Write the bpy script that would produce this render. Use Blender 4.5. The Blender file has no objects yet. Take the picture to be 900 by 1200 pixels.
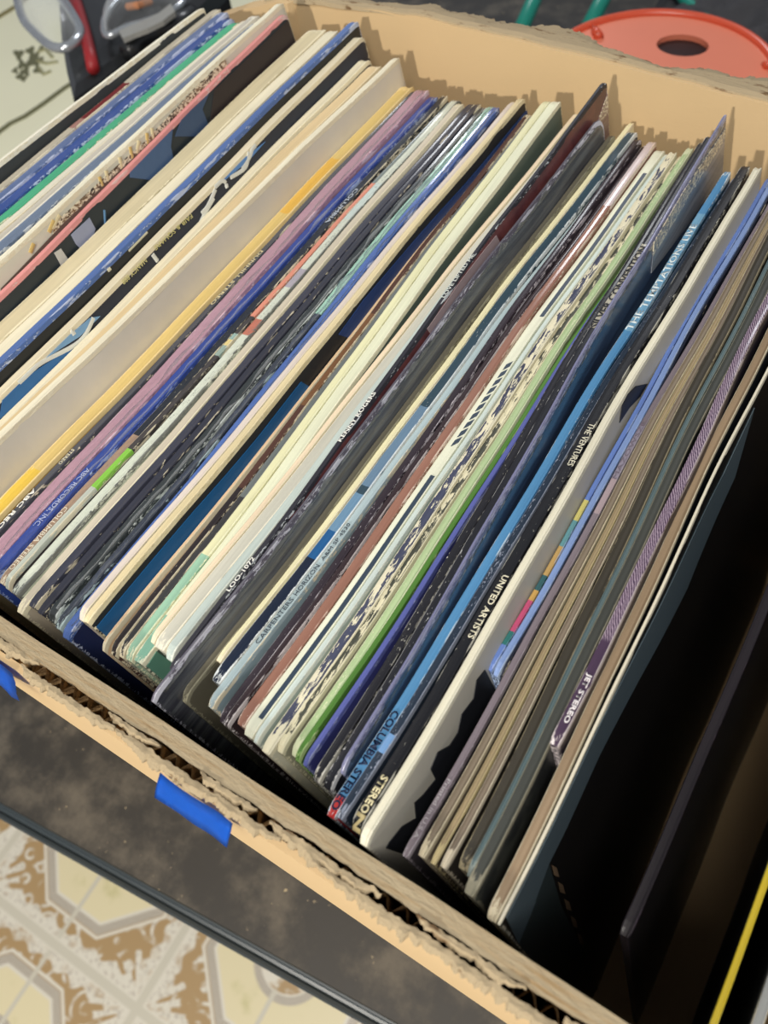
import bpy, bmesh, math, random
from mathutils import Vector, Matrix, noise
C = bpy.context.scene.collection
PI = math.pi
random.seed(7)

# ---------------------------------------------------------------- camera
CAM = Vector((0.01772338, -0.01786545, 0.21765285))
YAW, PITCH, ROLL, FPX = 0.7006965, 1.01883608, 0.18554395, 900.0
r0 = Vector((math.cos(YAW), math.sin(YAW), 0)); fh = Vector((-math.sin(YAW), math.cos(YAW), 0))
FW = fh*math.cos(PITCH) + Vector((0, 0, -math.sin(PITCH))); d0 = FW.cross(r0)
RT = r0*math.cos(ROLL) + d0*math.sin(ROLL); DN = -r0*math.sin(ROLL) + d0*math.cos(ROLL)
cam = bpy.data.cameras.new('camera'); cam_o = bpy.data.objects.new('camera', cam); C.objects.link(cam_o)
M = Matrix.Identity(4)
for k in range(3):
    M[k][0] = RT[k]; M[k][1] = -DN[k]; M[k][2] = -FW[k]; M[k][3] = CAM[k]
cam_o.matrix_world = M
cam.sensor_fit = 'VERTICAL'; cam.sensor_height = 36; cam.sensor_width = 27; cam.lens = 27
cam.clip_start = 0.01; cam.clip_end = 30
cam.dof.use_dof = True; cam.dof.focus_distance = 0.28; cam.dof.aperture_fstop = 13
bpy.context.scene.camera = cam_o

def ray(px, py): return (RT*((px-450)/FPX) + DN*((py-600)/FPX) + FW)
def hit(px, py, p, n):          # where the line of sight through a photo point meets a real surface
    d = ray(px, py); return CAM + d*((p-CAM).dot(n)/d.dot(n))

# ---------------------------------------------------------------- materials
def lin(c):
    return tuple(((v/255)/12.92 if v/255 <= .04045 else ((v/255+.055)/1.055)**2.4) for v in c[:3]) + (1,)
class N:
    def __init__(s, name):
        s.m = bpy.data.materials.new(name); s.m.use_nodes = True; s.t = s.m.node_tree
        s.b = s.t.nodes['Principled BSDF']; s.tc = s.n('ShaderNodeTexCoord')
    def n(s, ty, **kw):
        x = s.t.nodes.new(ty)
        for k, v in kw.items(): setattr(x, k, v)
        return x
    def link(s, a, b): s.t.links.new(a, b)
    def put(s, sock, v):
        if hasattr(v, 'is_output'): s.link(v, sock)
        else: sock.default_value = v
    def mapping(s, scale, loc=(0, 0, 0), rot=(0, 0, 0)):
        x = s.n('ShaderNodeMapping'); x.inputs['Scale'].default_value = scale; x.inputs['Location'].default_value = loc
        x.inputs['Rotation'].default_value = rot
        s.link(s.tc.outputs['Object'], x.inputs['Vector']); return x.outputs[0]
    def noise(s, vec, scale=1, detail=3, rough=.6):
        x = s.n('ShaderNodeTexNoise'); s.link(vec, x.inputs['Vector']); x.inputs['Scale'].default_value = scale
        x.inputs['Detail'].default_value = detail; x.inputs['Roughness'].default_value = rough; return x.outputs['Fac']
    def math(s, op, a, b=None, c=None, clamp=False):
        x = s.n('ShaderNodeMath', operation=op); x.use_clamp = clamp; s.put(x.inputs[0], a)
        if b is not None: s.put(x.inputs[1], b)
        if c is not None: s.put(x.inputs[2], c)
        return x.outputs[0]
    def step(s, v, a, b):
        x = s.n('ShaderNodeMapRange'); x.interpolation_type = 'SMOOTHSTEP'; s.put(x.inputs['Value'], v)
        x.inputs['From Min'].default_value = a; x.inputs['From Max'].default_value = b; return x.outputs[0]
    def mix(s, f, a, b):
        x = s.n('ShaderNodeMix', data_type='RGBA'); s.put(x.inputs[0], f); s.put(x.inputs[6], a); s.put(x.inputs[7], b); return x.outputs[2]
    def ramp(s, f, stops, interp='LINEAR'):
        x = s.n('ShaderNodeValToRGB'); x.color_ramp.interpolation = interp; s.put(x.inputs[0], f); e = x.color_ramp.elements
        while len(e) > 1: e.remove(e[-1])
        e[0].position = stops[0][0]; e[0].color = stops[0][1]
        for p, c in stops[1:]: k = e.new(p); k.color = c
        return x.outputs[0]
    def xyz(s):
        x = s.n('ShaderNodeSeparateXYZ'); s.link(s.tc.outputs['Object'], x.inputs[0]); return x.outputs
    def bump(s, h, strength=.3, dist=.001):
        x = s.n('ShaderNodeBump'); s.put(x.inputs['Height'], h); x.inputs['Strength'].default_value = strength
        x.inputs['Distance'].default_value = dist; s.link(x.outputs[0], s.b.inputs['Normal'])
    def fin(s, col, rough=.6, spec=.4, coat=0, metal=0, coat_rough=.15):
        s.put(s.b.inputs['Base Color'], col); s.put(s.b.inputs['Roughness'], rough); s.b.inputs['Specular IOR Level'].default_value = spec
        s.b.inputs['Coat Weight'].default_value = coat; s.b.inputs['Coat Roughness'].default_value = coat_rough
        s.b.inputs['Metallic'].default_value = metal; return s.m

def simple(name, c, rough=.6, spec=.4, var=.12, scale=60, bump=.1, metal=0, coat=0):
    n = N(name); f = n.noise(n.mapping((scale,)*3), 1, 4)
    a = lin(c); b = tuple(v*(1-var) for v in a[:3]) + (1,); a2 = tuple(min(1, v*(1+var)) for v in a[:3]) + (1,)
    n.bump(f, bump, .0005)
    return n.fin(n.mix(f, b, a2), rough, spec, coat, metal)

CREAM = (226, 216, 188)
def spine_mat(xg, h, H, L, base, sections, edge, wear, fleck, rough, coat, seed, weave, crinkle):
    """printed card spine: colour, scuffed pale corners, flecks; x across, y along the spine"""
    n = N('sleeve_spine'); x, y, z = n.xyz(); so = seed*3.7
    x = n.math('SUBTRACT', x, n.math('ADD', n.math('MULTIPLY', n.math('SINE', n.math('MULTIPLY_ADD', y, 29, xg*9)), .0006), n.math('MULTIPLY', n.math('SINE', n.math('MULTIPLY_ADD', y, 67, xg*23)), .00025)))
    col = lin(base)
    if sections:
        st = [(0.0, lin(base))]
        for (a, b, c) in sorted(sections):
            a = max(0., a)/L; b = min(L, b)/L
            st = [q for q in st if not (abs(q[0]-a) < 1e-4)]
            st.append((a, lin(c))); st.append((min(b, .9999), lin(base)))
        st = sorted(st, key=lambda q: q[0])
        col = n.ramp(n.math('DIVIDE', y, L), st[:30], 'CONSTANT')
    streak = n.noise(n.mapping((900, 22, 200), (so, so, 0)), 1, 3)
    soft = n.noise(n.mapping((60, 14, 60), (so, 1, so)), 1, 2)
    hv = n.n('ShaderNodeHueSaturation'); n.put(hv.inputs['Color'], col)
    n.put(hv.inputs['Value'], n.math('MULTIPLY_ADD', streak, .35, n.math('MULTIPLY_ADD', soft, .3, .68)))
    col = hv.outputs[0]
    if weave:
        w = n.n('ShaderNodeTexWave'); w.wave_type = 'BANDS'; w.bands_direction = 'Y'; w.inputs['Scale'].default_value = 1
        n.link(n.mapping((900, 210, 900), (0, so, 0), (0, 0, .5)), w.inputs['Vector']); w.inputs['Distortion'].default_value = 4; w.inputs['Detail'].default_value = 2
        col = n.mix(n.math('MULTIPLY', n.step(w.outputs['Fac'], .42, .7), n.step(y, weave[3], weave[3]+.002)), col, lin(weave))
    ax = n.math('DIVIDE', n.math('ABSOLUTE', x), h)
    ew = n.step(ax, .6, 1.02)
    endd = n.math('MINIMUM', y, n.math('SUBTRACT', L, y)); en = n.step(endd, .012, 0.0)
    n1 = n.noise(n.mapping((1100, 260, 700), (so, 2, so)), 1, 5, .75)
    n2 = n.noise(n.mapping((60, 18, 60), (1, so, so)), 1, 2, .5)
    v = n.math('ADD', n1, n.math('MULTIPLY', n.math('ADD', ew, en), n.math('MULTIPLY_ADD', n2, .5, wear*.45)))
    wm = n.step(v, .93-wear*.12, .97-wear*.12)
    n3 = n.noise(n.mapping((2600, 700, 1600), (3, so, 0)), 1, 3, .6)
    n4 = n.noise(n.mapping((400, 30, 300), (9, so, 0)), 1, 2, .6)
    if fleck > 1: n3 = n.noise(n.mapping((900, 150, 600), (3, so, 0), (0, 0, .12)), 1, 5, .65)
    fl = n.step(n.math('ADD', n3, n.math('MULTIPLY', n4, .55)), 1.08-fleck*.25, 1.10-fleck*.25)
    m = n.math('MAXIMUM', wm, n.math('MULTIPLY', fl, min(1, fleck*3)))
    nl = n.noise(n.mapping((300, 45, 300), (so, 5, so)), 1, 4, .6)
    lm = n.math('MULTIPLY', n.step(ax, .78, .9), n.step(nl, .64-.48*wear, .69-.48*wear)); m = n.math('MAXIMUM', m, n.math('MULTIPLY', lm, .85))
    col = n.mix(m, col, lin(edge))
    if crinkle:
        n.bump(n.noise(n.mapping((700, 200, 700), (so, 0, 0)), 1, 4, .65), .8, .0010)
    else:
        n.bump(n.math('ADD', n.math('MULTIPLY', m, -.5), n1), .35, .0004)
    return n.fin(col, n.math('MULTIPLY_ADD', m, .8-rough, rough, clamp=True), .3, coat*.7, 0, .15)

def cover_mat(c, c2=None, rough=.5, coat=0, seed=0, mode='plain', edge=CREAM, H=.32, L=.313, slope=0.):
    n = N('sleeve_cover'); x, y, z = n.xyz(); so = seed*2.3
    a = lin(c); soft = n.noise(n.mapping((30, 30, 30), (so, so, 0)), 1, 4)
    if mode == 'photo':
        f = n.noise(n.mapping((60, 60, 60), (so, so, 0)), 1, 5, .7); col = n.mix(n.step(f, .4, .6), a, lin(c2))
    elif mode == 'streak':
        f = n.noise(n.mapping((100, 16, 330), (so, 0, so), (.25, 0, 0)), 1, 5, .7); col = n.mix(n.step(f, .36, .66), a, lin(c2))
    else:
        col = n.mix(soft, tuple(v*.85 for v in a[:3])+(1,), tuple(min(1, v*1.12) for v in a[:3])+(1,))
    n1 = n.noise(n.mapping((900, 600, 900), (so, 2, so)), 1, 5, .7)
    dz = n.math('SUBTRACT', n.math('MULTIPLY_ADD', y, slope, H), z); endd = n.math('MINIMUM', y, n.math('SUBTRACT', L, y))
    e = n.step(n.math('MINIMUM', dz, n.math('ADD', endd, .0003)), .0026, .0006)
    m = n.step(n.math('ADD', n1, n.math('MULTIPLY', e, .36)), .84, .88)
    col = n.mix(m, col, lin(edge)); n.bump(n1, .12, .0004)
    return n.fin(col, rough, .4, coat, 0, .2)

# ---------------------------------------------------------------- mesh helpers
def obj(name, bm, mat, parent=None, smooth=False):
    me = bpy.data.meshes.new(name); bmesh.ops.recalc_face_normals(bm, faces=bm.faces); bm.to_mesh(me); bm.free()
    o = bpy.data.objects.new(name, me); C.objects.link(o)
    if mat: me.materials.append(mat)
    if parent: o.parent = parent
    if smooth:
        for p in me.polygons: p.use_smooth = True
    return o
def tag(o, label, cat, group=None):
    o['label'] = label; o['category'] = cat
    if group: o['group'] = group
    return o
def empty(name, mw):
    o = bpy.data.objects.new(name, None); o.empty_display_size = .02; C.objects.link(o); o.matrix_world = mw; return o
def box(bm, x0, x1, y0, y1, z0, z1):
    vs = [bm.verts.new(p) for p in ((x0,y0,z0),(x1,y0,z0),(x1,y1,z0),(x0,y1,z0),(x0,y0,z1),(x1,y0,z1),(x1,y1,z1),(x0,y1,z1))]
    for f in ((0,3,2,1),(4,5,6,7),(0,1,5,4),(1,2,6,5),(2,3,7,6),(3,0,4,7)): bm.faces.new([vs[i] for i in f])
def tube(bm, pts, r, seg=12, cap=True, closed=False):
    pts = [Vector(p) for p in pts]; rings = []; n = len(pts)
    rr = r if isinstance(r, (list, tuple)) else [r]*n
    up = Vector((0, 0, 1))
    for i, p in enumerate(pts):
        a = pts[(i-1) % n] if (closed or i) else p; b = pts[(i+1) % n] if (closed or i < n-1) else p
        t = (b-a).normalized(); u = t.cross(up)
        if u.length < 1e-3: u = t.cross(Vector((1, 0, 0)))
        u.normalize(); w = u.cross(t)
        rings.append([bm.verts.new(p + (u*math.cos(k*2*PI/seg) + w*math.sin(k*2*PI/seg))*rr[i]) for k in range(seg)])
    for i in range(n if closed else n-1):
        A, B = rings[i], rings[(i+1) % n]
        for k in range(seg): bm.faces.new((A[k], A[(k+1) % seg], B[(k+1) % seg], B[k]))
    if cap and not closed: bm.faces.new(rings[0]); bm.faces.new(rings[-1])
def loft(bm, rows, close_u=True, caps=True):
    R_ = [[bm.verts.new(p) for p in r] for r in rows]; m = len(R_[0])
    for a, b in zip(R_, R_[1:]):
        for k in range(m if close_u else m-1): bm.faces.new((a[k], a[(k+1) % m], b[(k+1) % m], b[k]))
    if caps and close_u: bm.faces.new(R_[0]); bm.faces.new(R_[-1])

# ---------------------------------------------------------------- the sleeves
LEAN = 0.2; BOT = -0.3125; LL = 0.313
# place of each sleeve in the stack, mm: near top corner x, y, z; turn, tilt (rad); thickness mm
REC = {
  1: (-330.5, -0.6, 14.3, 0.0191, -0.0147, 4.4),
  2: (-324.0, 5.2, 5.2, 0.015, 0.0055, 4.9),
  3: (-318.8, 3.7, 5.6, 0.0151, 0.0043, 6.1),
  4: (-312.0, -0.5, 5.6, 0.0138, 0.0054, 6.6),
  5: (-304.6, -3.6, 6.7, 0.0125, 0.0014, 4.8),
  6: (-297.6, 0.0, 7.9, 0.0115, 0.0016, 3.7),
  7: (-290.4, 1.0, 8.3, 0.0081, 0.0095, 3.7),
  8: (-282.8, -9.5, 12.1, 0.0066, 0.0016, 5.7),
  9: (-268.8, 1.0, 14.0, 0.0034, 0.0207, 3.3),
  10: (-262.2, -2.4, 4.6, -0.0004, 0.0414, 1.9),
  11: (-258.2, 8.3, 0.5, 0.0062, 0.0167, 9.3),
  12: (-243.6, 3.5, 4.9, 0.009, 0.0164, 5.6),
  13: (-233.0, 9.9, 9.7, 0.0115, 0.0137, 4.2),
  14: (-226.9, 5.8, 4.4, 0.0091, 0.0175, 4.1),
  15: (-221.0, -0.8, -0.9, 0.0088, 0.0121, 4.2),
  16: (-215.4, -2.7, 2.7, 0.0084, -0.0031, 5.5),
  17: (-207.6, 5.1, 9.5, 0.0097, -0.0199, 4.1),
  18: (-199.7, 2.4, -6.0, 0.0059, -0.0073, 7.1),
  19: (-191.1, 1.0, -5.8, 0.002, -0.0073, 3.0),
  20: (-187.0, 0.6, -6.4, -0.0016, -0.0019, 7.1),
  21: (-179.8, -0.8, -5.2, -0.0, -0.0097, 4.6),
  22: (-174.8, 1.7, -5.7, -0.0002, -0.0091, 3.7),
  23: (-171.2, 1.2, -3.7, 0.0042, -0.0176, 2.9),
  24: (-167.2, 1.0, -5.1, 0.0005, -0.0077, 4.3),
  25: (-161.8, -3.1, -6.2, -0.0025, -0.001, 3.7),
  26: (-158.1, 0.4, -5.0, -0.0009, -0.0093, 3.9),
  27: (-153.5, -0.0, -5.2, -0.0029, -0.0059, 3.2),
  28: (-149.7, -0.0, -5.0, -0.0039, -0.007, 3.9),
  29: (-144.9, -0.9, -5.2, -0.0057, -0.0031, 3.1),
  30: (-140.9, -2.1, -5.5, -0.008, 0.0007, 2.9),
  31: (-137.6, 4.9, -1.1, -0.0005, -0.0119, 2.3),
  32: (-132.5, 4.8, 1.9, -0.0022, -0.0108, 2.8),
  33: (-127.3, 1.1, -7.2, -0.0035, -0.0081, 1.5),
  34: (-123.9, 1.6, -7.6, -0.0094, 0.0035, 2.6),
  35: (-121.1, 2.4, -7.5, -0.0086, 0.0036, 2.1),
  36: (-117.8, 2.7, -6.5, 0.0008, 0.0238, 3.5),
  37: (-114.0, 3.5, -6.4, 0.0006, 0.0247, 4.1),
  38: (-110.7, 10.4, -1.2, 0.0145, -0.0141, 2.1),
  39: (-108.4, 9.9, -1.3, 0.0163, -0.0137, 3.9),
  40: (-103.2, 8.7, -0.4, 0.0221, 0.0071, 2.7),
  41: (-97.4, 6.1, 2.1, 0.022, 0.0386, 1.4),
  42: (-95.9, -4.5, 2.7, 0.0268, 0.0105, 0.9),
  43: (-92.9, 1.0, -6.5, 0.0282, 0.0003, 2.2),
  44: (-90.4, 16.5, -6.3, 0.0292, -0.0087, 2.5),
  45: (-87.6, 10.7, -6.2, 0.0284, -0.0073, 4.1),
  46: (-83.5, 3.5, -5.0, 0.0294, -0.0157, 3.2),
  47: (-78.4, 1.8, -6.9, 0.0203, 0.0051, 2.8),
  48: (-75.7, 1.4, -5.5, 0.0222, -0.008, 2.5),
  49: (-72.7, 3.8, -6.4, 0.0199, -0.0008, 3.4),
  50: (-69.1, 2.3, -5.8, 0.0209, -0.0092, 4.2),
  51: (-64.8, 1.8, -5.0, 0.0213, -0.0135, 2.2),
  52: (-61.5, 1.0, -6.7, 0.0173, -0.0047, 3.7),
  53: (-57.7, 3.3, -5.8, 0.0184, -0.0116, 3.1),
  54: (-53.7, 4.6, -6.6, 0.0141, 0.0004, 2.8),
  55: (-51.1, 3.6, -4.2, 0.0179, -0.0189, 2.1),
  56: (-48.1, 3.6, -4.4, 0.0131, -0.0068, 2.1),
  57: (-43.4, 1.6, -4.4, 0.0011, 0.0143, 2.6),
  58: (-39.7, 1.5, -3.5, -0.0013, 0.024, 2.4),
  59: (-36.9, 6.8, -0.7, 0.0035, 0.0362, 0.9),
  60: (-34.8, -4.3, -5.3, 0.016, -0.0063, 3.1),
  61: (-31.8, -3.4, -3.7, 0.0196, -0.0155, 3.0),
  62: (-27.1, -3.5, -2.3, 0.012, -0.002, 3.0),
  63: (-22.0, -6.8, 4.1, 0.0126, -0.0111, 2.2),
  64: (-16.4, 4.3, -7.9, 0.0127, -0.0082, 1.6),
  65: (-14.4, 0.9, -7.3, 0.012, -0.0102, 2.0),
  66: (-12.2, 1.0, -7.1, 0.0124, -0.0124, 0.7),
  67: (-11.5, -2.6, -5.9, 0.013, -0.0158, 2.5),
  68: (-7.9, -0.3, -5.3, 0.008, -0.0073, 3.0),
  69: (-4.0, -0.4, -4.6, 0.0039, -0.0003, 2.1),
  70: (-1.4, 0.2, -4.5, 0.0017, 0.0052, 2.6),
  71: (2.4, 2.5, -4.6, -0.0046, 0.0209, 3.3),
  72: (5.4, 1.7, -2.1, -0.0016, 0.0085, 1.4),
  73: (6.8, -2.3, -1.1, -0.0001, 0.0047, 3.1),
  74: (9.7, 1.0, 1.2, 0.0034, 0.0025, 3.1),
  75: (14.1, -4.3, -4.1, 0.0046, -0.0017, 3.3),
}

def wave(xg, y): return .0006*math.sin(y*29 + xg*9) + .00025*math.sin(y*67 + xg*23)

class Rec: pass
def frame(i, L=None):
    x, y, z, w, p, th = REC[i]; r = Rec(); r.i = i; r.L = L or LL
    P = Vector((x, max(y, -6.2), z))/1000; Y = Vector((math.sin(w), math.cos(w), 0))
    U = Vector((-math.sin(LEAN), 0, math.cos(LEAN))); U = (U - Y*U.dot(Y)).normalized(); X = Y.cross(U)
    r.H = (P.z - BOT)/U.z; r.slope = p/U.z
    nx = REC.get(i+1); s0 = (x+.156e3*w)*math.cos(LEAN)+(z+.156e3*p)*math.sin(LEAN)
    if nx:
        cu, su = math.cos(LEAN), math.sin(LEAN); q0 = [(a[0]+.05e3*a[3], a[0]+.313e3*a[3]) for a in ((x, 0, z, w), nx)]
        # spacing measured on the shared lean, at both ends
        g = min((q0[1][k]-q0[0][k])*cu + (nx[2]-z)*su for k in (0, 1)); th = min(max(th, g-.15), th*1.3, max(.8, th*.85, g-.08))
    r.h = th/2000
    O = P - U*r.H + X*r.h
    r.m = Matrix(((X.x, Y.x, U.x, O.x), (X.y, Y.y, U.y, O.y), (X.z, Y.z, U.z, O.z), (0, 0, 0, 1)))
    r.inv = r.m.inverted(); r.X, r.Y, r.U, r.O = X, Y, U, O; r.xg = x/1000
    return r
def on_top(r, px, py):          # photo point -> distance along the spine
    return (r.inv @ hit(px, py, r.O + r.U*r.H, (r.U - r.Y*r.slope).normalized())).y
def on_face(r, px, py):         # photo point -> (y, z) on the sleeve's right-hand cover
    v = r.inv @ hit(px, py, r.O + r.X*r.h, r.X); return v.y, v.z

def stations(L, n=44):
    s = [0, .0008, .002, .004, .008, .014]
    s += [.014 + (L-.028)*k/n for k in range(1, n)] + [L-q for q in reversed(s)]
    return s
def ends(y, L, rnd):            # how much the corners are crushed: (drop, narrowing)
    d = min(y, L-y)
    drop = rnd[0 if y < L/2 else 1]*max(0, 1-d/.004)**2
    nar = 1 - .25*max(0, 1-d/.003)**1.5
    return drop, nar

def build_sleeve(i, base, face=None, sections=(), edge=CREAM, wear=.5, fleck=.3, rough=.5, coat=0., face2=None, mode='plain',
                 weave=None, crinkle=0, dip=.25, L=None, fcoat=0.0, cornered=0.0, label='', y_shift=0, near_px=None, round_far=0):
    r = frame(i, L)
    if near_px: y_shift = on_top(r, *near_px); L = r.L - y_shift - .001; r.L = L
    if y_shift: r.H += r.slope*y_shift; r.O = r.O + r.Y*y_shift; r.m.translation = r.O; r.inv = r.m.inverted()
    secs = []
    for s in sections:
        a = s[0] if isinstance(s[0], (int, float)) else on_top(r, *s[0]); b = s[1] if isinstance(s[1], (int, float)) else on_top(r, *s[1])
        secs.append((min(a, b), max(a, b), s[2]))
    root = empty('record_sleeve', r.m); tag(root, label, 'record sleeve', 'records packed in the cardboard box')
    rnd = (random.uniform(.0004, .0028), random.uniform(.0004, .0028)); H, h, LN = r.H, r.h, r.L
    capd = .0022; jl = [random.uniform(0, 99) for _ in range(3)]
    def jit(y, k): return noise.noise(Vector((y*55, jl[k], 0)))*.00022
    def top(y):
        t_ = H + r.slope*y - ends(y, LN, rnd)[0]
        if round_far and LN-y < round_far: q = round_far-(LN-y); t_ -= round_far - math.sqrt(max(0, round_far**2-q*q))
        return t_
    # spine cap
    bm = bmesh.new(); rows = []
    for y in stations(LN, 90):
        _, nar = ends(y, LN, rnd); hh = h*nar; zt = top(y) + jit(y, 2)*.6; wv = wave(r.xg, y); rc = min(.00035, hh*.5); dp = dip*.0007*min(1, h/.0015)
        l = [(-hh+jit(y, 0)*.5, zt-capd), (-hh, zt-rc), (-hh+rc*.3, zt-rc*.3), (-hh+rc, zt), (-hh*.3, zt-dp), (hh*.3, zt-dp), (hh-rc, zt), (hh-rc*.3, zt-rc*.3), (hh, zt-rc), (hh+jit(y, 1)*.5, zt-capd)]
        rows.append([Vector((x_+wv, y, z_)) for x_, z_ in l])
    loft(bm, rows)
    sp = obj('spine', bm, spine_mat(r.xg, h, H, LN, base, secs, edge, wear, fleck, rough, coat, i, weave, crinkle), root)
    # jacket (two covers round the record)
    bm = bmesh.new(); rows = []
    zz = [0, .05, .12, .2, .26, .285]
    for y in stations(LN, 30):
        _, nar = ends(y, LN, rnd); zt = top(y) - .0012; wv = wave(r.xg, y); hh = h*nar*.97
        lst = [z_ for z_ in zz if z_ < zt-.01] + [zt]
        while len(lst) < 7: lst.insert(1, lst[1]*.5)
        def swell(z_): return 1 - .1*max(0, 1-z_/.01)
        rows.append([Vector((-hh*swell(z_)+wv, y, z_)) for z_ in lst] + [Vector((hh*swell(z_)+wv, y, z_)) for z_ in reversed(lst)])
    loft(bm, rows)
    fc = face or base
    obj('jacket', bm, cover_mat(fc, face2 or fc, .45, fcoat, i, mode, edge, H, LN, r.slope), root)
    r.root = root; r.top = top
    return r

_tc = {}
def flat(name, c, rough=.5):
    k = (name, c)
    if k not in _tc: _tc[k] = simple(name, c, rough, .4, .08, 300, .05)
    return _tc[k]
def lettering(r, s, a, b, c, side='top', flip=False, hfrac=.62, off=0., bold=.0, depth=.004, part='spine_lettering', lab=None):
    """printed words; a, b: photo points where the word starts and ends"""
    if side == 'top': ya, yb = on_top(r, *a), on_top(r, *b)
    else: (ya, za), (yb, zb) = on_face(r, *a), on_face(r, *b)
    cu = bpy.data.curves.new('lettering', 'FONT'); cu.body = s; cu.size = 1; cu.resolution_u = 2; cu.offset = bold
    to = bpy.data.objects.new('lettering', cu); C.objects.link(to)
    me = bpy.data.meshes.new_from_object(to.evaluated_get(bpy.context.evaluated_depsgraph_get()))
    bpy.data.objects.remove(to)
    xs = [v.co.x for v in me.vertices]; ys = [v.co.y for v in me.vertices]; x0, x1, y0, y1 = min(xs), max(xs), min(ys), max(ys)
    for v in me.vertices:
        u = (v.co.x-x0)/(x1-x0); w = (v.co.y-y0)/(y1-y0) - .5
        y = ya + (yb-ya)*u
        if side == 'top':
            hx = w*2*r.h*hfrac*(1 if yb < ya else -1) + off*r.h; v.co = (hx + wave(r.xg, y), y, r.top(y)+.00004)
        else:
            zc = za + (zb-za)*u; v.co = (r.h + .0002 + wave(r.xg, y), y, zc + w*depth*(1 if yb > ya else -1))
    bm = bmesh.new(); bm.from_mesh(me); bpy.data.meshes.remove(me)
    g = bmesh.ops.extrude_face_region(bm, geom=list(bm.faces))
    dv = Vector((0, 0, .00012)) if side == 'top' else Vector((.0001, 0, 0))
    bmesh.ops.translate(bm, vec=dv, verts=[v for v in g['geom'] if isinstance(v, bmesh.types.BMVert)])
    o = obj(part, bm, flat('print_ink', c), r.root)
    if lab: o['label'] = lab
    return o
def face_poly(r, pts, c, name='cover_print', lab=None, off=.0003, mat=None):
    """printed patch on the right-hand cover"""
    q = [on_face(r, *p) for p in pts]; bm = bmesh.new()
    q = [(min(max(y, .0005), r.L-.0005), min(z, r.top(min(max(y, 0), r.L))-.0018)) for y, z in q]
    f = bm.faces.new([bm.verts.new((r.h*1.0+off, y, z)) for y, z in q])
    ys = [y for y, z in q]; y = min(ys) + .006
    while y < max(ys):
        bmesh.ops.bisect_plane(bm, geom=list(bm.verts)+list(bm.edges)+list(bm.faces), plane_co=(0, y, 0), plane_no=(0, 1, 0)); y += .006
    bmesh.ops.triangulate(bm, faces=bm.faces)
    for v in bm.verts: v.co.x += wave(r.xg, v.co.y)
    g = bmesh.ops.extrude_face_region(bm, geom=list(bm.faces))
    bmesh.ops.translate(bm, vec=(-.00025, 0, 0), verts=[v for v in g['geom'] if isinstance(v, bmesh.types.BMVert)])
    o = obj(name, bm, mat or flat('cover_ink', c), r.root)
    if lab: o['label'] = lab
    return o
def face_line(r, pts, c, wd=.0008, name='cover_line', lab=None):
    q = [on_face(r, *p) for p in pts]; bm = bmesh.new(); P = []
    e_ = [q[0]]+q+[q[-1]]
    for p0, p1, p2, p3 in zip(e_, e_[1:], e_[2:], e_[3:]):
        for k in range(6): t = k/6; P.append(tuple(.5*((2*p1[m])+(p2[m]-p0[m])*t+(2*p0[m]-5*p1[m]+4*p2[m]-p3[m])*t*t+(3*p1[m]-p0[m]-3*p2[m]+p3[m])*t**3) for m in (0, 1)))
    P.append(q[-1])
    tube(bm, [(r.h+.0001+wave(r.xg, y), y, min(z, r.top(max(0,min(y,r.L)))-.0015)) for y, z in P], wd, 6)
    for v in bm.verts:
        yy = v.co.y; b0 = r.h + wave(r.xg, yy); v.co.x = b0 + max(-.0002, min(.0004, (v.co.x-b0)*.5))
    o = obj(name, bm, flat('cover_ink', c), r.root)
    if lab: o['label'] = lab
    return o

def plastic(tint=(1, 1, 1, 1), dens=.25):
    n = N('clear_plastic'); tr = n.n('ShaderNodeBsdfTransparent'); tr.inputs[0].default_value = tint
    mx = n.n('ShaderNodeMixShader'); fr = n.n('ShaderNodeLayerWeight'); fr.inputs[0].default_value = .35
    n.link(n.math('MULTIPLY_ADD', fr.outputs['Facing'], .6, dens, clamp=True), mx.inputs[0])
    n.link(tr.outputs[0], mx.inputs[1]); n.link(n.b.outputs[0], mx.inputs[2])
    n.link(mx.outputs[0], n.t.nodes['Material Output'].inputs['Surface'])
    n.bump(n.noise(n.mapping((300, 120, 300)), 1, 3), .5, .001)
    return n.fin((.75, .78, .8, 1), .12, .6)
PLASTIC = plastic()
def plastic_lip(r, h=.003, amp=.0007, y0=.004, y1=None):
    """the loose crinkled lip of a clear outer bag standing along the spine"""
    y1 = y1 or r.L-.004; bm = bmesh.new(); rows = []; n = 130
    for k in range(n+1):
        y = y0+(y1-y0)*k/n; a = noise.noise(Vector((y*140, r.i, 0))); b = noise.noise(Vector((y*60, r.i*3, 4)))
        x = r.h*.6 + wave(r.xg, y) + a*amp
        zt = r.top(y); e = h*(.45+.55*b)
        rows.append([Vector((x+.0003, y, zt-.0035)), Vector((x, y, zt)), Vector((x+a*amp*.6+.0002, y, zt+max(.0003, e)))])
    loft(bm, rows, False, False)
    bmesh.ops.solidify(bm, geom=list(bm.faces), thickness=.00012)
    o = obj('plastic_bag', bm, PLASTIC, r.root, True); o['label'] = 'clear crinkled plastic outer bag'
    return o

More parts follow.
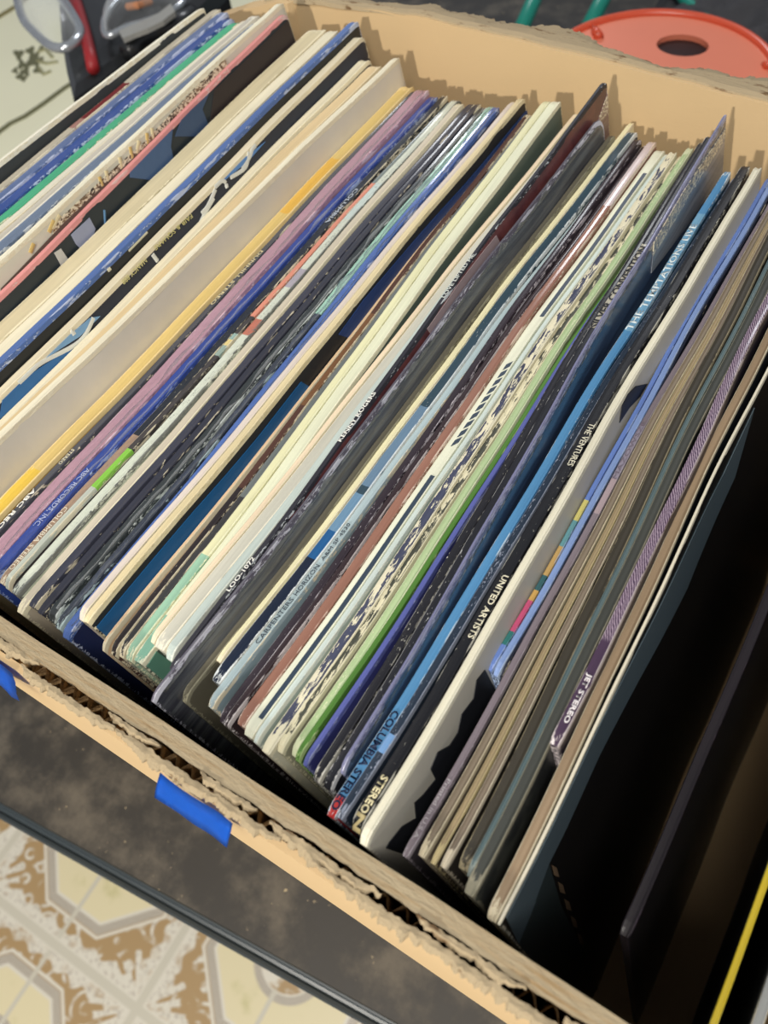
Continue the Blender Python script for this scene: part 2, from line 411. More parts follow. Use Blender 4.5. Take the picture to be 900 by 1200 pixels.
S = build_sleeve
R_ = {}
def rec(i, label, base, face=None, **kw): R_[i] = S(i, base, face, label=label, **kw); return R_[i]
W_ = (232, 226, 204)
REC[1] = REC[1][:5] + (1.6,)
rec(1, 'leftmost record sleeve, thin white spine over a black and slate cover', (240, 236, 218), (58, 62, 64), wear=.3, fleck=.1)
rec(2, 'beige record sleeve with a maroon patch on its spine, second from the left end', (186, 178, 160), sections=[((144, 98), (97, 140), (112, 40, 44)), ((97, 140), (86, 150), (160, 120, 112))], wear=.3, fleck=.1)
rec(3, 'slate blue record sleeve between the beige maroon-patched one and the royal blue one', (92, 112, 156), wear=.25, fleck=.2, coat=.5, edge=(200, 208, 230))
rec(4, 'royal blue record sleeve beside the bright green spine', (54, 80, 146), wear=.25, fleck=.15, coat=.4, edge=(190, 200, 232))
rec(5, 'bright green spined record sleeve near the left end of the box', (78, 170, 128), wear=.15, fleck=.05)
rec(6, 'off-white record sleeve just right of the green spine', (226, 220, 200), wear=.3, fleck=.1)
rec(7, 'light grey record sleeve between an off-white one and a shiny grey-blue one', (196, 190, 176), edge=(236, 230, 212), wear=.6, fleck=.1)
rec(8, 'shiny grey-blue record sleeve in plastic right of the light grey one', (112, 128, 152), coat=.8, wear=.35, fleck=.25, crinkle=1, edge=(206, 212, 216))
r = rec(9, 'cream record sleeve whose cover shows a brown picture with straw stalks', (236, 230, 206), (210, 206, 188), wear=.3, fleck=.05)
face_poly(r, [(262, 62), (232, 100), (205, 128), (170, 165), (130, 200), (95, 232), (62, 262), (60, 285), (110, 255), (160, 208), (215, 152), (272, 92)], (74, 62, 54), 'cover_picture', mat=cover_mat((46, 40, 40), (132, 106, 76), .5, 0, 9, 'photo'))
for k, (a, b) in enumerate([((178, 150), (180, 168)), ((172, 156), (173, 172)), ((163, 165), (160, 180)), ((152, 172), (156, 190)), ((124, 200), (127, 214)), ((116, 207), (121, 221)), ((69, 252), (60, 268)), ((62, 258), (56, 272)), ((140, 184), (143, 200)), ((38, 285), (34, 296))]):
    face_line(r, [a, b], (206, 178, 112) if k % 2 else (214, 200, 158), .0009, 'straw_stalk')
face_poly(r, [(320, 30), (232, 112), (150, 190), (72, 262), (0, 338), (0, 352), (60, 298), (150, 208), (245, 120), (325, 42)], (98, 82, 74), 'cover_border', off=.0004)
r = rec(10, 'tall record sleeve with thin salmon pink spine and navy denim cover', (218, 148, 146), (42, 50, 56), wear=.1, fleck=.05, edge=(222, 190, 186), fcoat=.1)
face_poly(r, [(246, 110), (238, 128), (250, 160), (205, 160), (212, 140), (224, 122)], (62, 82, 112), lab='denim blue patch')
face_poly(r, [(202, 150), (178, 175), (152, 202), (152, 208), (185, 212), (205, 196), (200, 172)], (72, 96, 132), lab='denim blue patch')
face_poly(r, [(104, 255), (82, 275), (88, 286), (96, 294), (106, 286), (111, 268)], (150, 156, 180), lab='pale blue patch')
face_poly(r, [(70, 291), (62, 296), (72, 314), (80, 306)], (196, 194, 190), lab='white strap')
face_poly(r, [(340, 10), (252, 106), (246, 150), (264, 142), (350, 60)], (52, 44, 44), lab='brown patch')
face_line(r, [(122, 246), (123, 262)], (92, 132, 170), .0006)
rec(11, 'thick tan-cream record sleeve right of the denim cover', (212, 200, 164), (200, 188, 152), wear=.4, fleck=.05, edge=(238, 228, 196))
rec(12, 'cream record sleeve between the thick tan one and the thin blue spine', (232, 224, 196), (222, 212, 182), wear=.3, fleck=.05)
r = rec(13, 'record sleeve with thin blue spine and black cover showing small cream print', (84, 112, 168), (40, 42, 42), wear=.2, fleck=.1, edge=(190, 200, 220), coat=.3)
face_line(r, [(172, 272), (150, 294)], (200, 196, 168), .0005, 'cover_line'); face_line(r, [(128, 314), (125, 317)], (214, 208, 180), .0008, 'cover_line')
r = rec(14, 'cream-edged record sleeve with dark cover picture of white curves and bright blue cloth', (230, 218, 188), (40, 46, 60), wear=.3, fleck=.05)
face_poly(r, [(0, 466), (30, 440), (80, 408), (88, 410), (50, 446), (0, 492)], (50, 104, 160), lab='bright blue cloth')
face_poly(r, [(282, 172), (270, 190), (258, 208), (262, 212), (292, 188), (312, 166)], (92, 138, 196), lab='blue cloth')
face_poly(r, [(116, 370), (92, 394), (56, 418), (50, 420), (80, 392), (104, 372)], (118, 160, 200), lab='light blue cloth')
for q in ([(250, 216), (262, 212), (266, 220)], [(292, 178), (288, 196), (270, 208)], [(298, 165), (294, 182), (284, 198)], [(108, 372), (92, 400), (50, 424), (20, 446)], [(178, 298), (184, 306)], [(250, 232), (242, 246), (234, 262)], [(80, 382), (86, 392)], [(252, 222), (244, 240), (236, 250)]):
    face_line(r, q, (216, 218, 212), .0010, 'white_curve')
lettering(r, 'FAIR & SQUARE', (224, 252), (180, 291), (206, 200, 138), 'face', depth=.0022)
lettering(r, 'NANCY 888', (170, 304), (142, 331), (214, 208, 150), 'face', depth=.0022)
rec(15, 'cream record sleeve with ragged torn spine right of the blue cloth cover', (228, 218, 190), (86, 78, 72), sections=(), wear=.9, fleck=.5, edge=(234, 226, 196), dip=1)
rec(16, 'tan record sleeve directly left of the wide grey-white cover', (216, 192, 148), (196, 184, 148), wear=.5, fleck=.05, edge=(232, 214, 176))
rec(17, 'raised cream record sleeve showing a wide blank grey-white cover', (234, 226, 200), (212, 206, 192), wear=.3, fleck=.02)
rec(18, 'yellow record sleeve with frayed tan spine right of the blank grey-white cover', (216, 190, 122), (196, 150, 52), sections=[((395, 185), (330, 250), (222, 178, 84)), ((60, 560), (0, 620), (224, 190, 80))], wear=.8, fleck=.3, edge=(234, 208, 148), dip=1)
r = rec(19, 'dark grey record sleeve with white lettering between yellow and lilac spines', (78, 80, 88), wear=.15, fleck=.2, coat=.4)
lettering(r, 'ABC RECORDS', (38, 571), (-40, 645), (240, 240, 232), bold=.02, hfrac=.75)
lettering(r, 'STEREO', (85, 526), (67, 543), (222, 216, 190), hfrac=.6)
lettering(r, 'DUNHILL STEREO', (300, 293), (238, 355), (226, 214, 170), hfrac=.6)
r = rec(20, 'wide lilac pink record sleeve in clear plastic', (178, 140, 156), wear=.2, fleck=.12, coat=1, crinkle=1, edge=(220, 196, 206)); plastic_lip(r, .0022, .0005)
r = rec(21, 'bright royal blue record sleeve in plastic right of the lilac one', (50, 74, 150), wear=.1, fleck=.12, coat=1, crinkle=1, edge=(160, 178, 220))
lettering(r, 'ABC RECORDS, INC.', (101, 548), (39, 616), (170, 180, 214), hfrac=.6); plastic_lip(r, .002, .0006, .03)
r = rec(22, 'record sleeve with black spine turning brown at the near end, beside the royal blue one', (44, 48, 54), sections=[((147, 508), 0, (164, 138, 116))], wear=.3, fleck=.25, coat=.6, crinkle=1)
lettering(r, 'COLUMBIA STEREO', (73, 592), (6, 664), (224, 216, 196), off=-.2, hfrac=.55)
lettering(r, 'COLUMBIA', (425, 222), (390, 262), (196, 204, 216), hfrac=.5)
rec(23, 'thin record sleeve with salmon spine turning bright green near the box edge', (70, 66, 66), sections=[((440, 215), (291, 372), (216, 142, 120)), ((276, 392), (270, 398), (150, 178, 170)), ((270, 398), (262, 406), (226, 206, 140)), ((262, 406), (252, 418), (150, 170, 160)), ((154, 528), (116, 576), (134, 196, 74)), ((440, 215), LL, (120, 130, 128)), ((116, 576), 0, (186, 192, 180))], wear=.2, fleck=.2, coat=.5)
rec(24, 'pale mint patterned record sleeve beside the salmon spine', (214, 220, 204), sections=[((350, 315), (330, 335), (176, 170, 180)), ((300, 375), (286, 392), (196, 120, 100)), ((440, 215), (400, 258), (206, 220, 214))], wear=.4, fleck=.45, coat=.8, crinkle=1, edge=(120, 124, 120))
rec(25, 'beige record sleeve left of the pair of dark navy spines', (202, 192, 172), (186, 176, 158), wear=.5, fleck=.05, edge=(234, 226, 196))
r = rec(26, 'dark navy-grey record sleeve, left one of the smooth dark pair', (60, 62, 76), wear=.12, fleck=.08, coat=.5)
rec(27, 'dark navy-grey record sleeve, right one of the smooth dark pair', (52, 54, 66), wear=.12, fleck=.1, coat=.5)
r = rec(28, 'black record sleeve with a thin white edge right of the dark navy pair', (54, 60, 62), wear=.2, fleck=.3, coat=.9, crinkle=1, edge=(206, 214, 210)); plastic_lip(r, .0026, .0007)
r = rec(29, 'record sleeve with mint far half and navy near half in crinkled plastic', (56, 62, 74), sections=[((368, 367), LL, (158, 200, 182))], wear=.15, fleck=.15, coat=1, crinkle=1, edge=(180, 200, 200)); plastic_lip(r, .003, .0011)
r = rec(30, 'periwinkle blue record sleeve in shiny plastic beside the mint and navy one', (80, 108, 172), (34, 44, 84), wear=.1, fleck=.25, coat=1, crinkle=1, edge=(196, 206, 232)); plastic_lip(r, .002, .0009)
rec(31, 'thin lilac-white record sleeve right of the periwinkle blue one', (214, 202, 192), wear=.4, fleck=.05)
r = rec(32, 'raised cream record sleeve with black and deep blue cover facing right', (222, 206, 164), (38, 40, 44), wear=.35, fleck=.03, edge=(234, 220, 182))
face_poly(r, [(625, 118), (545, 215), (475, 296), (425, 352), (396, 392), (408, 396), (470, 330), (540, 252), (640, 140)], (38, 64, 116), lab='deep blue print')
face_poly(r, [(352, 447), (300, 512), (225, 600), (160, 680), (112, 738), (132, 752), (200, 672), (290, 560), (365, 455)], (22, 88, 140), lab='bright blue print')
rec(33, 'thin peach record sleeve edge right of the deep blue cover', (228, 198, 160), wear=.6, fleck=.1)
rec(34, 'brown record sleeve between the thin peach edge and a grey spine', (88, 62, 54), sections=[((420, 365), (330, 470), (122, 88, 62)), ((250, 560), 0, (52, 46, 48))], wear=.35, fleck=.15)
rec(35, 'grey record sleeve left of the cream spine that turns mint', (104, 110, 110), sections=[((250, 570), 0, (60, 60, 62))], wear=.3, fleck=.15, coat=.2)
r = rec(36, 'pale cream record sleeve whose spine turns mint green towards the near end', (222, 220, 178), (150, 180, 158), sections=[((232, 648), 0, (150, 190, 164))], wear=.35, fleck=.05, edge=(232, 232, 200))
r = rec(37, 'cream record sleeve with a dark strip and teal-green near edge', (220, 222, 194), (88, 102, 94), sections=[((190, 720), 0, (132, 180, 158))], wear=.4, fleck=.05, edge=(232, 230, 204))
face_poly(r, [(160, 776), (176, 756), (204, 778), (214, 800), (196, 826), (178, 804)], (96, 146, 128), lab='teal green corner')
rec(38, 'thin peach-cream record sleeve right of the mint-ended pair', (234, 214, 184), wear=.5, fleck=.05)
rec(39, 'plain light grey record sleeve between peach-cream and pale blue spines', (196, 194, 180), (176, 176, 168), wear=.5, fleck=.02, edge=(232, 226, 206))
rec(40, 'pale ice-blue record sleeve left of the tall maroon cover', (186, 198, 192), (120, 128, 126), wear=.3, fleck=.1, edge=(214, 220, 208))
r = rec(41, 'tall maroon-covered record sleeve with thin dark spine lettered in white', (50, 50, 58), (88, 48, 52), wear=.1, fleck=.05, edge=(226, 232, 236), fcoat=.4, mode='photo', face2=(112, 62, 62))
lettering(r, 'KENNY ROGERS', (397, 517), (441, 460), (236, 236, 228), bold=.02, hfrac=1.0)
lettering(r, 'LOO-1072', (262, 690), (295, 652), (236, 236, 228), bold=.02, hfrac=1.0)
lettering(r, 'LOVE LIFTED ME', (521, 349), (560, 299), (206, 212, 206), hfrac=.9)
face_poly(r, [(583, 276), (540, 330), (500, 385), (505, 392), (550, 340), (590, 290)], (156, 138, 140), lab='greyish lilac panel')
face_poly(r, [(726, 96), (716, 102), (700, 140), (706, 190), (740, 190), (739, 120)], (150, 128, 118), lab='brownish grey panel', mat=cover_mat((150, 130, 120), (120, 92, 88), .4, .5, 41, 'streak'))
r = rec(42, 'tall clear-bagged record sleeve with streaked grey and violet-blue cover, reaching nearest the box edge', (96, 92, 106), (58, 60, 70), wear=.25, fleck=.1, edge=(214, 214, 226), fcoat=.8, mode='streak', face2=(104, 108, 112), round_far=.009)
plastic_lip(r, .0015, .0003)
rec(43, 'olive-brown record sleeve behind the streaked grey cover', (98, 94, 80), wear=.3, fleck=.05, edge=(150, 146, 124))
rec(44, 'narrow yellow-cream record sleeve left of the dark teal one', (234, 228, 188), wear=.3, fleck=.02)
rec(45, 'dark teal-blue record sleeve with chipped white left edge', (56, 78, 92), (34, 60, 78), sections=[((470, 470), (400, 560), (106, 134, 160)), ((395, 570), (366, 612), (110, 146, 176)), ((366, 612), (345, 646), (36, 92, 146)), ((345, 646), 0, (30, 40, 60))], wear=.4, fleck=.2, edge=(226, 232, 232), coat=.3)
r = rec(46, 'pale grey-blue record sleeve with serif title in dark letters', (168, 186, 190), (140, 160, 168), wear=.25, fleck=.05)
lettering(r, 'CARPENTERS', (299, 753), (342, 701), (66, 74, 84), hfrac=.62)
lettering(r, 'HORIZON', (345, 697), (373, 662), (66, 74, 84), hfrac=.62)
lettering(r, 'A&M SP 4530', (376, 656), (408, 613), (66, 74, 84), hfrac=.5)
rec(47, 'dark purple-black record sleeve right of the serif-titled pale one, left of its pair', (50, 42, 50), wear=.2, fleck=.35, coat=.4, edge=(196, 190, 196))
rec(48, 'dark plum record sleeve left of the copper brown spine', (52, 40, 44), wear=.35, fleck=.35, coat=.4, edge=(206, 200, 200))
rec(49, 'glossy copper brown record sleeve', (146, 104, 88), sections=[((700, 240), LL, (206, 190, 190))], wear=.25, fleck=.1, coat=.8, edge=(226, 206, 190))
r = rec(50, 'cream record sleeve with slanted navy stripes along one side of the spine', (224, 226, 204), (40, 54, 66), wear=.2, fleck=.03, edge=(230, 228, 206))
y = on_top(r, 532, 524); y9 = on_top(r, 596, 425)
def spar(r, y0, y1, u0, u1, sk=0):
    bm = bmesh.new(); hh = r.h; z = .00016; vs = []
    for (u, yy) in ((u0, y0), (u1, y0+sk), (u1, y1+sk), (u0, y1)):
        vs.append((u*hh + wave(r.xg, yy), yy, r.top(yy)))
    lo = [bm.verts.new((a, b, c-.0004)) for a, b, c in vs]; hi = [bm.verts.new((a, b, c+z-.0001)) for a, b, c in vs]
    bm.faces.new(hi); bm.faces.new(list(reversed(lo)))
    for k in range(4): bm.faces.new((lo[k], lo[(k+1) % 4], hi[(k+1) % 4], hi[k]))
    obj('spine_stripe', bm, flat('print_ink', (54, 68, 84)), r.root)
while y < y9: spar(r, y, y+.0030, -.05, .8, .0025); y += .0045
y = .006
while y < on_top(r, 532, 524)-.021: spar(r, y, y+.0200, 0, .8); y += .020
y = on_top(r, 640, 372)
while y < .288: spar(r, y, y+.0200, 0, .8); y += .020
rec(51, 'pale mint-white record sleeve right of the navy-striped one', (200, 212, 206), (170, 184, 178), wear=.3, fleck=.03, edge=(224, 228, 214))
rec(52, 'heavily peeled cream record sleeve with navy scraps, right of the mint-white one', (70, 74, 96), (206, 204, 184), wear=.9, fleck=1.3, edge=(222, 216, 190), dip=1)
rec(53, 'heavily peeled cream record sleeve with black scraps, left of the light green one', (74, 76, 68), (150, 148, 128), wear=.95, fleck=1.2, edge=(218, 212, 182), dip=1)
rec(54, 'frayed pale green record sleeve left of the grass green spine', (170, 190, 146), (120, 140, 96), wear=.8, fleck=.6, edge=(206, 212, 178), dip=.8)
rec(55, 'grass green record sleeve', (78, 122, 52), (62, 100, 40), wear=.1, fleck=.02, edge=(170, 196, 130))
r = rec(56, 'violet-blue record sleeve right of the grass green one', (88, 96, 160), (56, 60, 120), wear=.15, fleck=.08, edge=(150, 158, 200))
rec(57, 'scuffed black record sleeve right of the violet-blue one', (32, 32, 38), wear=.25, fleck=.42, edge=(204, 202, 190), coat=.3)
r = rec(58, 'scuffed black record sleeve with white title panel, left of the clear-bagged lavender edge', (30, 31, 38), sections=[((748, 285), (696, 384), (176, 172, 156))], wear=.25, fleck=.4, edge=(196, 196, 196), coat=.3)
lettering(r, 'SILVER CONVENTION', (696, 384), (746, 288), (40, 42, 48), bold=.02, hfrac=.95)
r = rec(59, 'tall record sleeve in clear plastic with lavender edge and navy cover', (118, 120, 152), (40, 52, 76), wear=.3, fleck=.1, edge=(176, 178, 204), coat=.6, fcoat=.8, mode='streak', face2=(58, 78, 106))
face_poly(r, [(848, 150), (800, 210), (765, 270), (762, 320), (800, 270), (830, 225), (852, 200)], (92, 96, 104), lab='grey printed panel', mat=cover_mat((92, 98, 110), (134, 138, 146), .35, .6, 5, 'streak'))
plastic_lip(r, .0016, .0004)
r = rec(60, 'sky blue record sleeve with red near corner and navy label lettering', (84, 140, 186), (32, 62, 88), sections=[((397, 934), 0, (188, 52, 50)), ((800, 250), (733, 388), (116, 164, 196))], wear=.2, fleck=.12, edge=(206, 222, 232), coat=.2)
lettering(r, 'COLUMBIA STEREO', (462, 832), (389, 948), (24, 40, 72), bold=.03, hfrac=.75)
lettering(r, 'THE TEMPTATIONS LIVE', (734, 386), (806, 262), (214, 226, 230), bold=.02, hfrac=.8)
face_poly(r, [(388, 962), (395, 985), (425, 1010), (420, 985), (400, 955)], (150, 34, 38), lab='red lower corner')
rec(61, 'dark teal record sleeve with peeled grey scuffs, right of the sky blue one', (38, 50, 66), sections=[((455, 860), (440, 880), (110, 150, 196))], wear=.55, fleck=.7, edge=(150, 158, 176), coat=.4)
r = rec(62, 'black record sleeve with pale label lettering, directly left of the plain white one', (24, 25, 30), wear=.2, fleck=.3, edge=(190, 188, 176), coat=.2)
lettering(r, 'STEREO', (457, 912), (424, 952), (214, 204, 164), bold=.03, hfrac=.6)
lettering(r, 'N', (424, 953), (414, 972), (206, 190, 140), bold=.04, hfrac=.7)
lettering(r, 'UNITED ARTISTS', (592, 674), (551, 748), (222, 216, 190), bold=.02, hfrac=.55, off=.35)
lettering(r, 'THE VENTURES', (696, 497), (668, 546), (216, 212, 190), hfrac=.55, off=.4)
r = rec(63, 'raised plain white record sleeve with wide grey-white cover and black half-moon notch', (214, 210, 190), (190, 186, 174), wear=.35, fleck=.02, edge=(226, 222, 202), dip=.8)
face_poly(r, [(760, 450), (747, 453), (738, 462), (731, 476), (728, 496), (740, 478), (752, 465)], (20, 22, 30), 'cover_notch', 'black half-moon')
face_poly(r, [(566, 784), (556, 796), (552, 818), (538, 836), (533, 858), (524, 872), (510, 880), (502, 900), (508, 912), (494, 930), (484, 940), (486, 958), (470, 968), (455, 988), (452, 994), (470, 1000), (484, 1006), (520, 960), (560, 890), (590, 830)], (26, 28, 34), 'cover_print', 'ragged black print with painted gap darkness')  # jagged print plus the darkness of the gap beside it, painted as one patch
S64 = dict(L=.235)
r = rec(64, 'short periwinkle blue record sleeve with rainbow-coloured patch, left of its twin', (96, 122, 184), (40, 52, 92), sections=[((679, 586), (667, 608), (190, 182, 110)), ((667, 608), (652, 640), (92, 140, 148)), ((652, 640), (628, 672), (176, 146, 92)), ((628, 672), (617, 688), (50, 90, 96)), ((617, 688), (608, 700), (186, 150, 84)), ((608, 700), (588, 738), (178, 76, 112)), ((588, 738), (580, 752), (44, 106, 104))], wear=.2, fleck=.1, edge=(170, 190, 224), coat=.3, near_px=(563, 779))
rec(65, 'short light blue record sleeve, right one of the blue twins set back in the box', (124, 148, 196), (36, 46, 82), wear=.25, fleck=.08, edge=(176, 194, 222), coat=.3, near_px=(578, 788))
rec(66, 'thin dark navy record sleeve between the short light blue one and the lilac-grey one', (30, 34, 50), wear=.1, fleck=.05, near_px=(590, 790))
r = rec(67, 'lilac-grey textured record sleeve with small pale print near the box edge', (122, 112, 120), (60, 56, 62), sections=[((712, 560), (690, 600), (158, 142, 148)), ((745, 500), (712, 560), (140, 134, 150))], wear=.3, fleck=.35, edge=(160, 152, 160), dip=.3, coat=.3)
lettering(r, 'Printed in U.S.A.', (524, 912), (486, 985), (176, 172, 176), hfrac=.55)
lettering(r, 'MAZOWSZE', (716, 560), (748, 492), (108, 98, 112), hfrac=.7)
rec(68, 'grey-brown record sleeve with pale worn edges right of the lilac-grey one', (124, 112, 96), wear=.75, fleck=.05, edge=(196, 186, 160), dip=1)
rec(69, 'thin yellowed record sleeve between two grey-brown ones', (150, 134, 104), (60, 50, 44), wear=.9, fleck=.3, edge=(190, 176, 134), dip=.8)
rec(70, 'grey-brown record sleeve with white chipped edges left of the olive-black one', (122, 110, 96), (50, 46, 42), wear=.8, fleck=.08, edge=(204, 194, 172), dip=1)
rec(71, 'olive-black record sleeve with tan frayed left edge', (56, 52, 44), (40, 38, 34), wear=.45, fleck=.1, edge=(146, 136, 110), dip=.6)
rec(72, 'thin dusty teal record sleeve between olive-black and charcoal textured ones', (84, 102, 106), (28, 44, 54), wear=.5, fleck=.3, edge=(140, 150, 146), dip=1)
rec(73, 'charcoal textured record sleeve left of the purple woven one', (62, 64, 60), (44, 46, 46), wear=.6, fleck=.12, edge=(138, 134, 116), dip=.6, mode='photo', face2=(70, 72, 66))
r = rec(74, 'short record sleeve with glossy purple and white woven-pattern spine', (66, 46, 70), (40, 34, 44), weave=(158, 140, 156, .034), wear=.3, fleck=.05, edge=(196, 186, 186), coat=.9, near_px=(649, 872))
lettering(r, 'JET STEREO', (688, 788), (660, 846), (226, 220, 222), bold=.03, hfrac=.62)
rec(75, 'tan-brown record sleeve with pale edges beside the black picture cover', (146, 126, 102), (30, 36, 44), wear=.6, fleck=.05, edge=(206, 196, 170), dip=.8)
REC[76] = (17.6, -4.3, -3.7, .0165, .0005, .9)
r = rec(76, 'black picture-cover record sleeve with ragged white edge and blue-grey band', (212, 206, 186), (17, 15, 15), wear=.9, fleck=.3, edge=(216, 210, 190), fcoat=.12)
face_poly(r, [(585, 1066), (640, 960), (700, 846), (765, 724), (820, 615), (850, 556), (884, 478), (862, 560), (806, 690), (745, 800), (700, 885), (660, 970), (640, 1010), (625, 1055), (604, 1110)], (74, 88, 96), lab='blue-grey band')
face_poly(r, [(604, 1110), (625, 1052), (640, 1010), (655, 1060), (680, 1110), (700, 1160), (650, 1150)], (40, 50, 52), lab='dark teal corner')
for k in range(5):
    x_, y_ = 644+k*7.5, 1012+k*20; face_poly(r, [(x_, y_), (x_+5, y_+3), (x_+8, y_+14), (x_+3, y_+12)], (112, 92, 72), 'cover_lettering')
REC[77] = (46.5, 12.0, -26.0, .03, -.004, 3.2)
rec(77, 'sunken black record sleeve with a gap on both sides near the right end', (26, 20, 25), (17, 15, 18), wear=.1, fleck=.0, edge=(60, 50, 60), fcoat=.4, coat=.2)
REC[78] = (72.4, 1.0, -20.0, .035, 0, 1.8)
rec(78, 'black record sleeve with bright yellow spine at the lower right', (196, 172, 44), (12, 12, 14), wear=.2, fleck=.05, edge=(206, 190, 90))
REC[79] = (80.5, 4.0, -18.0, .03, 0, 2.6)
rec(79, 'pale grey record sleeve in the bottom right corner, right of the yellow spine', (150, 152, 150), (90, 92, 92), wear=.3, fleck=.05)

# ---------------------------------------------------------------- cardboard box
def kraft(name, c, torn=0):
    n = N(name); f = n.noise(n.mapping((14, 14, 14)), 1, 5, .5); g = n.noise(n.mapping((300, 900, 900)), 1, 3)
    a = lin(c); col = n.mix(f, tuple(v*.93 for v in a[:3])+(1,), tuple(min(1, v*1.05) for v in a[:3])+(1,))
    if torn == 2:
        t = n.noise(n.mapping((25, 600, 300)), 1, 4, .7); col = n.mix(n.step(t, .45, .75), col, lin((150, 124, 88)))
    if torn == 1:
        t = n.noise(n.mapping((70, 260, 200)), 1, 5, .7); col = n.mix(n.step(t, .56, .66), col, lin((112, 88, 62)))
    n.bump(n.math('ADD', f, g), .1 if not torn else .8, .0006)
    return n.fin(col, .85, .15)
KR = kraft('kraft_cardboard', (208, 180, 138)); KT = kraft('torn_cardboard', (170, 153, 124), 1); KL = kraft('pale_liner', (164, 149, 122), 2); KD = kraft('cardboard_fluting', (168, 138, 98), 1)
X0, X1, YN, YF, ZB = -.347, .19, -.0075, .3335, -.3135
bx = empty('cardboard_box', Matrix.Translation((0, .16, ZB-.005)))
tag(bx, 'open tan corrugated cardboard box with torn rims, packed with records', 'box')
bx.matrix_world = Matrix.Identity(4)
def sm(xs, x):
    for (a, va), (b, vb) in zip(xs, xs[1:]):
        if x <= b: return va + (vb-va)*max(0, (x-a)/(b-a))
    return xs[-1][1]
def nz(x, s, k=0): return noise.noise(Vector((x*s, k*7.3, k)))
def far_top(x): return sm([(-.35, -.014), (-.324, -.003), (-.285, .010), (-.2, .016), (-.1, .014), (0, .009), (.2, .006)], x) + .0008*nz(x, 60)
def near_top(x): return sm([(-.35, -.002), (-.15, .001), (.05, .002), (.2, .002)], x) + .0006*nz(x, 50, 2)
def panel(fn_in, fn_out, top, n=130, x0=X0, x1=X1, zs=(0, .4, .8, .93, 1)):
    """a wall running along x; fn(x, t) gives y at relative height t"""
    bm = bmesh.new(); rows = []
    for k in range(n+1):
        x = x0 + (x1-x0)*k/n; zt = top(x)
        rows.append([Vector((x, fn_in(x, t), ZB-.004 + (zt-ZB+.004)*t)) for t in zs] + [Vector((x, fn_out(x, t), ZB-.004 + (zt-ZB+.004)*t)) for t in reversed(zs)])
    loft(bm, rows); return bm
# near side: inner liner, fluting, outer liner that bulges
def nin(x, t): return YN + .0006*nz(x, 25, 5)
def nout(x, t): return YN - .0108 - .0075*math.sin(PI*min(1, (1-t)*1.1))
o = obj('side_panel', panel(nin, lambda x, t: YN-.0052+.0006*nz(x, 80, 9)+.0005*nz(x, 260, 4), near_top, 300), KL, bx)
o = obj('side_panel', panel(lambda x, t: nout(x, t)+.0022, nout, lambda x: near_top(x)-.0035+.0022*nz(x, 35, 11)+.0014*nz(x, 120, 3), 260), KR, bx); o['label'] = 'bulging outer layer of the near side'
bm = bmesh.new(); rows = []
for k in range(1100):
    x = X0+.002+(X1-X0-.004)*k/1099; a = math.sin(k*.52); yc = YN-.0070+.0016*a; zt = near_top(x)-.0009+.0014*nz(x, 60, 6)+.0008*nz(x, 200, 6)
    rows.append([Vector((x, yc, zt)), Vector((x, yc, zt-.03))])
loft(bm, rows, False, False); bmesh.ops.solidify(bm, geom=list(bm.faces), thickness=.0003)
obj('fluting', bm, KD, bx)
# torn liner strips lying over the rim
for (xa, xb, k, ya, yb) in ((-.345, -.215, 3, -.0052, -.0098), (-.225, -.165, 5, -.0078, -.0112), (-.172, -.135, 27, -.0056, -.0084), (-.140, -.100, 8, -.0084, -.0112), (-.105, -.085, 14, -.0056, -.0076), (-.100, -.040, 12, -.0082, -.0114), (-.070, -.050, 31, -.0054, -.0078), (-.045, -.010, 33, -.0060, -.0092), (-.030, .060, 35, -.0084, -.0116), (.0, .03, 41, -.0054, -.0076), (.04, .19, 43, -.0060, -.0112)):
    bm = bmesh.new(); rows = []; n = int((xb-xa)/.0004)
    for q in range(n+1):
        u = q/n; x = xa+(xb-xa)*u; e = min(1, min(u, 1-u)*6); z = near_top(x)+.0003+.0008*nz(x, 90, k)
        y0 = YN + ya + (.0005*nz(x, 75, k+1)+.0006*nz(x, 400, k+2)+.0004*nz(x, 900, k)); y1 = y0 + (yb-ya)*(.3+.7*e)*(1+.25*nz(x, 120, k+4)+.4*nz(x, 500, k+5)+.3*nz(x, 1100, k+5))
        rows.append([Vector((x, y0, z-.0012)), Vector((x, y0, z)), Vector((x, (y0+y1)/2, z+.0002+.0007*nz(x, 300, k+6))), Vector((x, y1, z-.0008+.0006*nz(x, 350, k+7))), Vector((x, y1, z-.0018))])
    loft(bm, rows); obj('torn_liner', bm, KT, bx)
# far side with a creased liner and a torn flap folded outward
def fin_(x, t): return YF + .0012*math.sin(x*17)*t + (-.0035 if x < -.2765 else 0)*(1 if x < -.2765 else 0)
o = obj('side_panel', panel(fin_, lambda x, t: YF+.006, far_top, 240), KR, bx)
bm = bmesh.new(); rows = []
for k in range(901):
    x = X0+.05+(X1-X0-.05)*k/900; z = far_top(x)
    w = .010 + .006*nz(x, 14, 21)+.004*nz(x, 45, 22)+.0022*nz(x, 130, 23)+.0016*nz(x, 420, 28)+.001*nz(x, 1000, 29) + sm([(-.3, .0), (-.18, .002), (-.12, .010), (-.09, -.001), (-.03, .010), (0, .012), (.2, .0)], x)
    rows.append([Vector((x, YF+.0005, z-.001)), Vector((x, YF+.0012, z+.0008)), Vector((x, YF+.004, z+.0014)), Vector((x, YF+.004+w*.5, z+.0004+.001*nz(x, 70, 24))), Vector((x, YF+.004+w, z-.0025+.002*nz(x, 50, 25))), Vector((x, YF+.004+w, z-.005)), Vector((x, YF+.004, z-.003))])
loft(bm, rows); obj('torn_flap', bm, KT, bx)
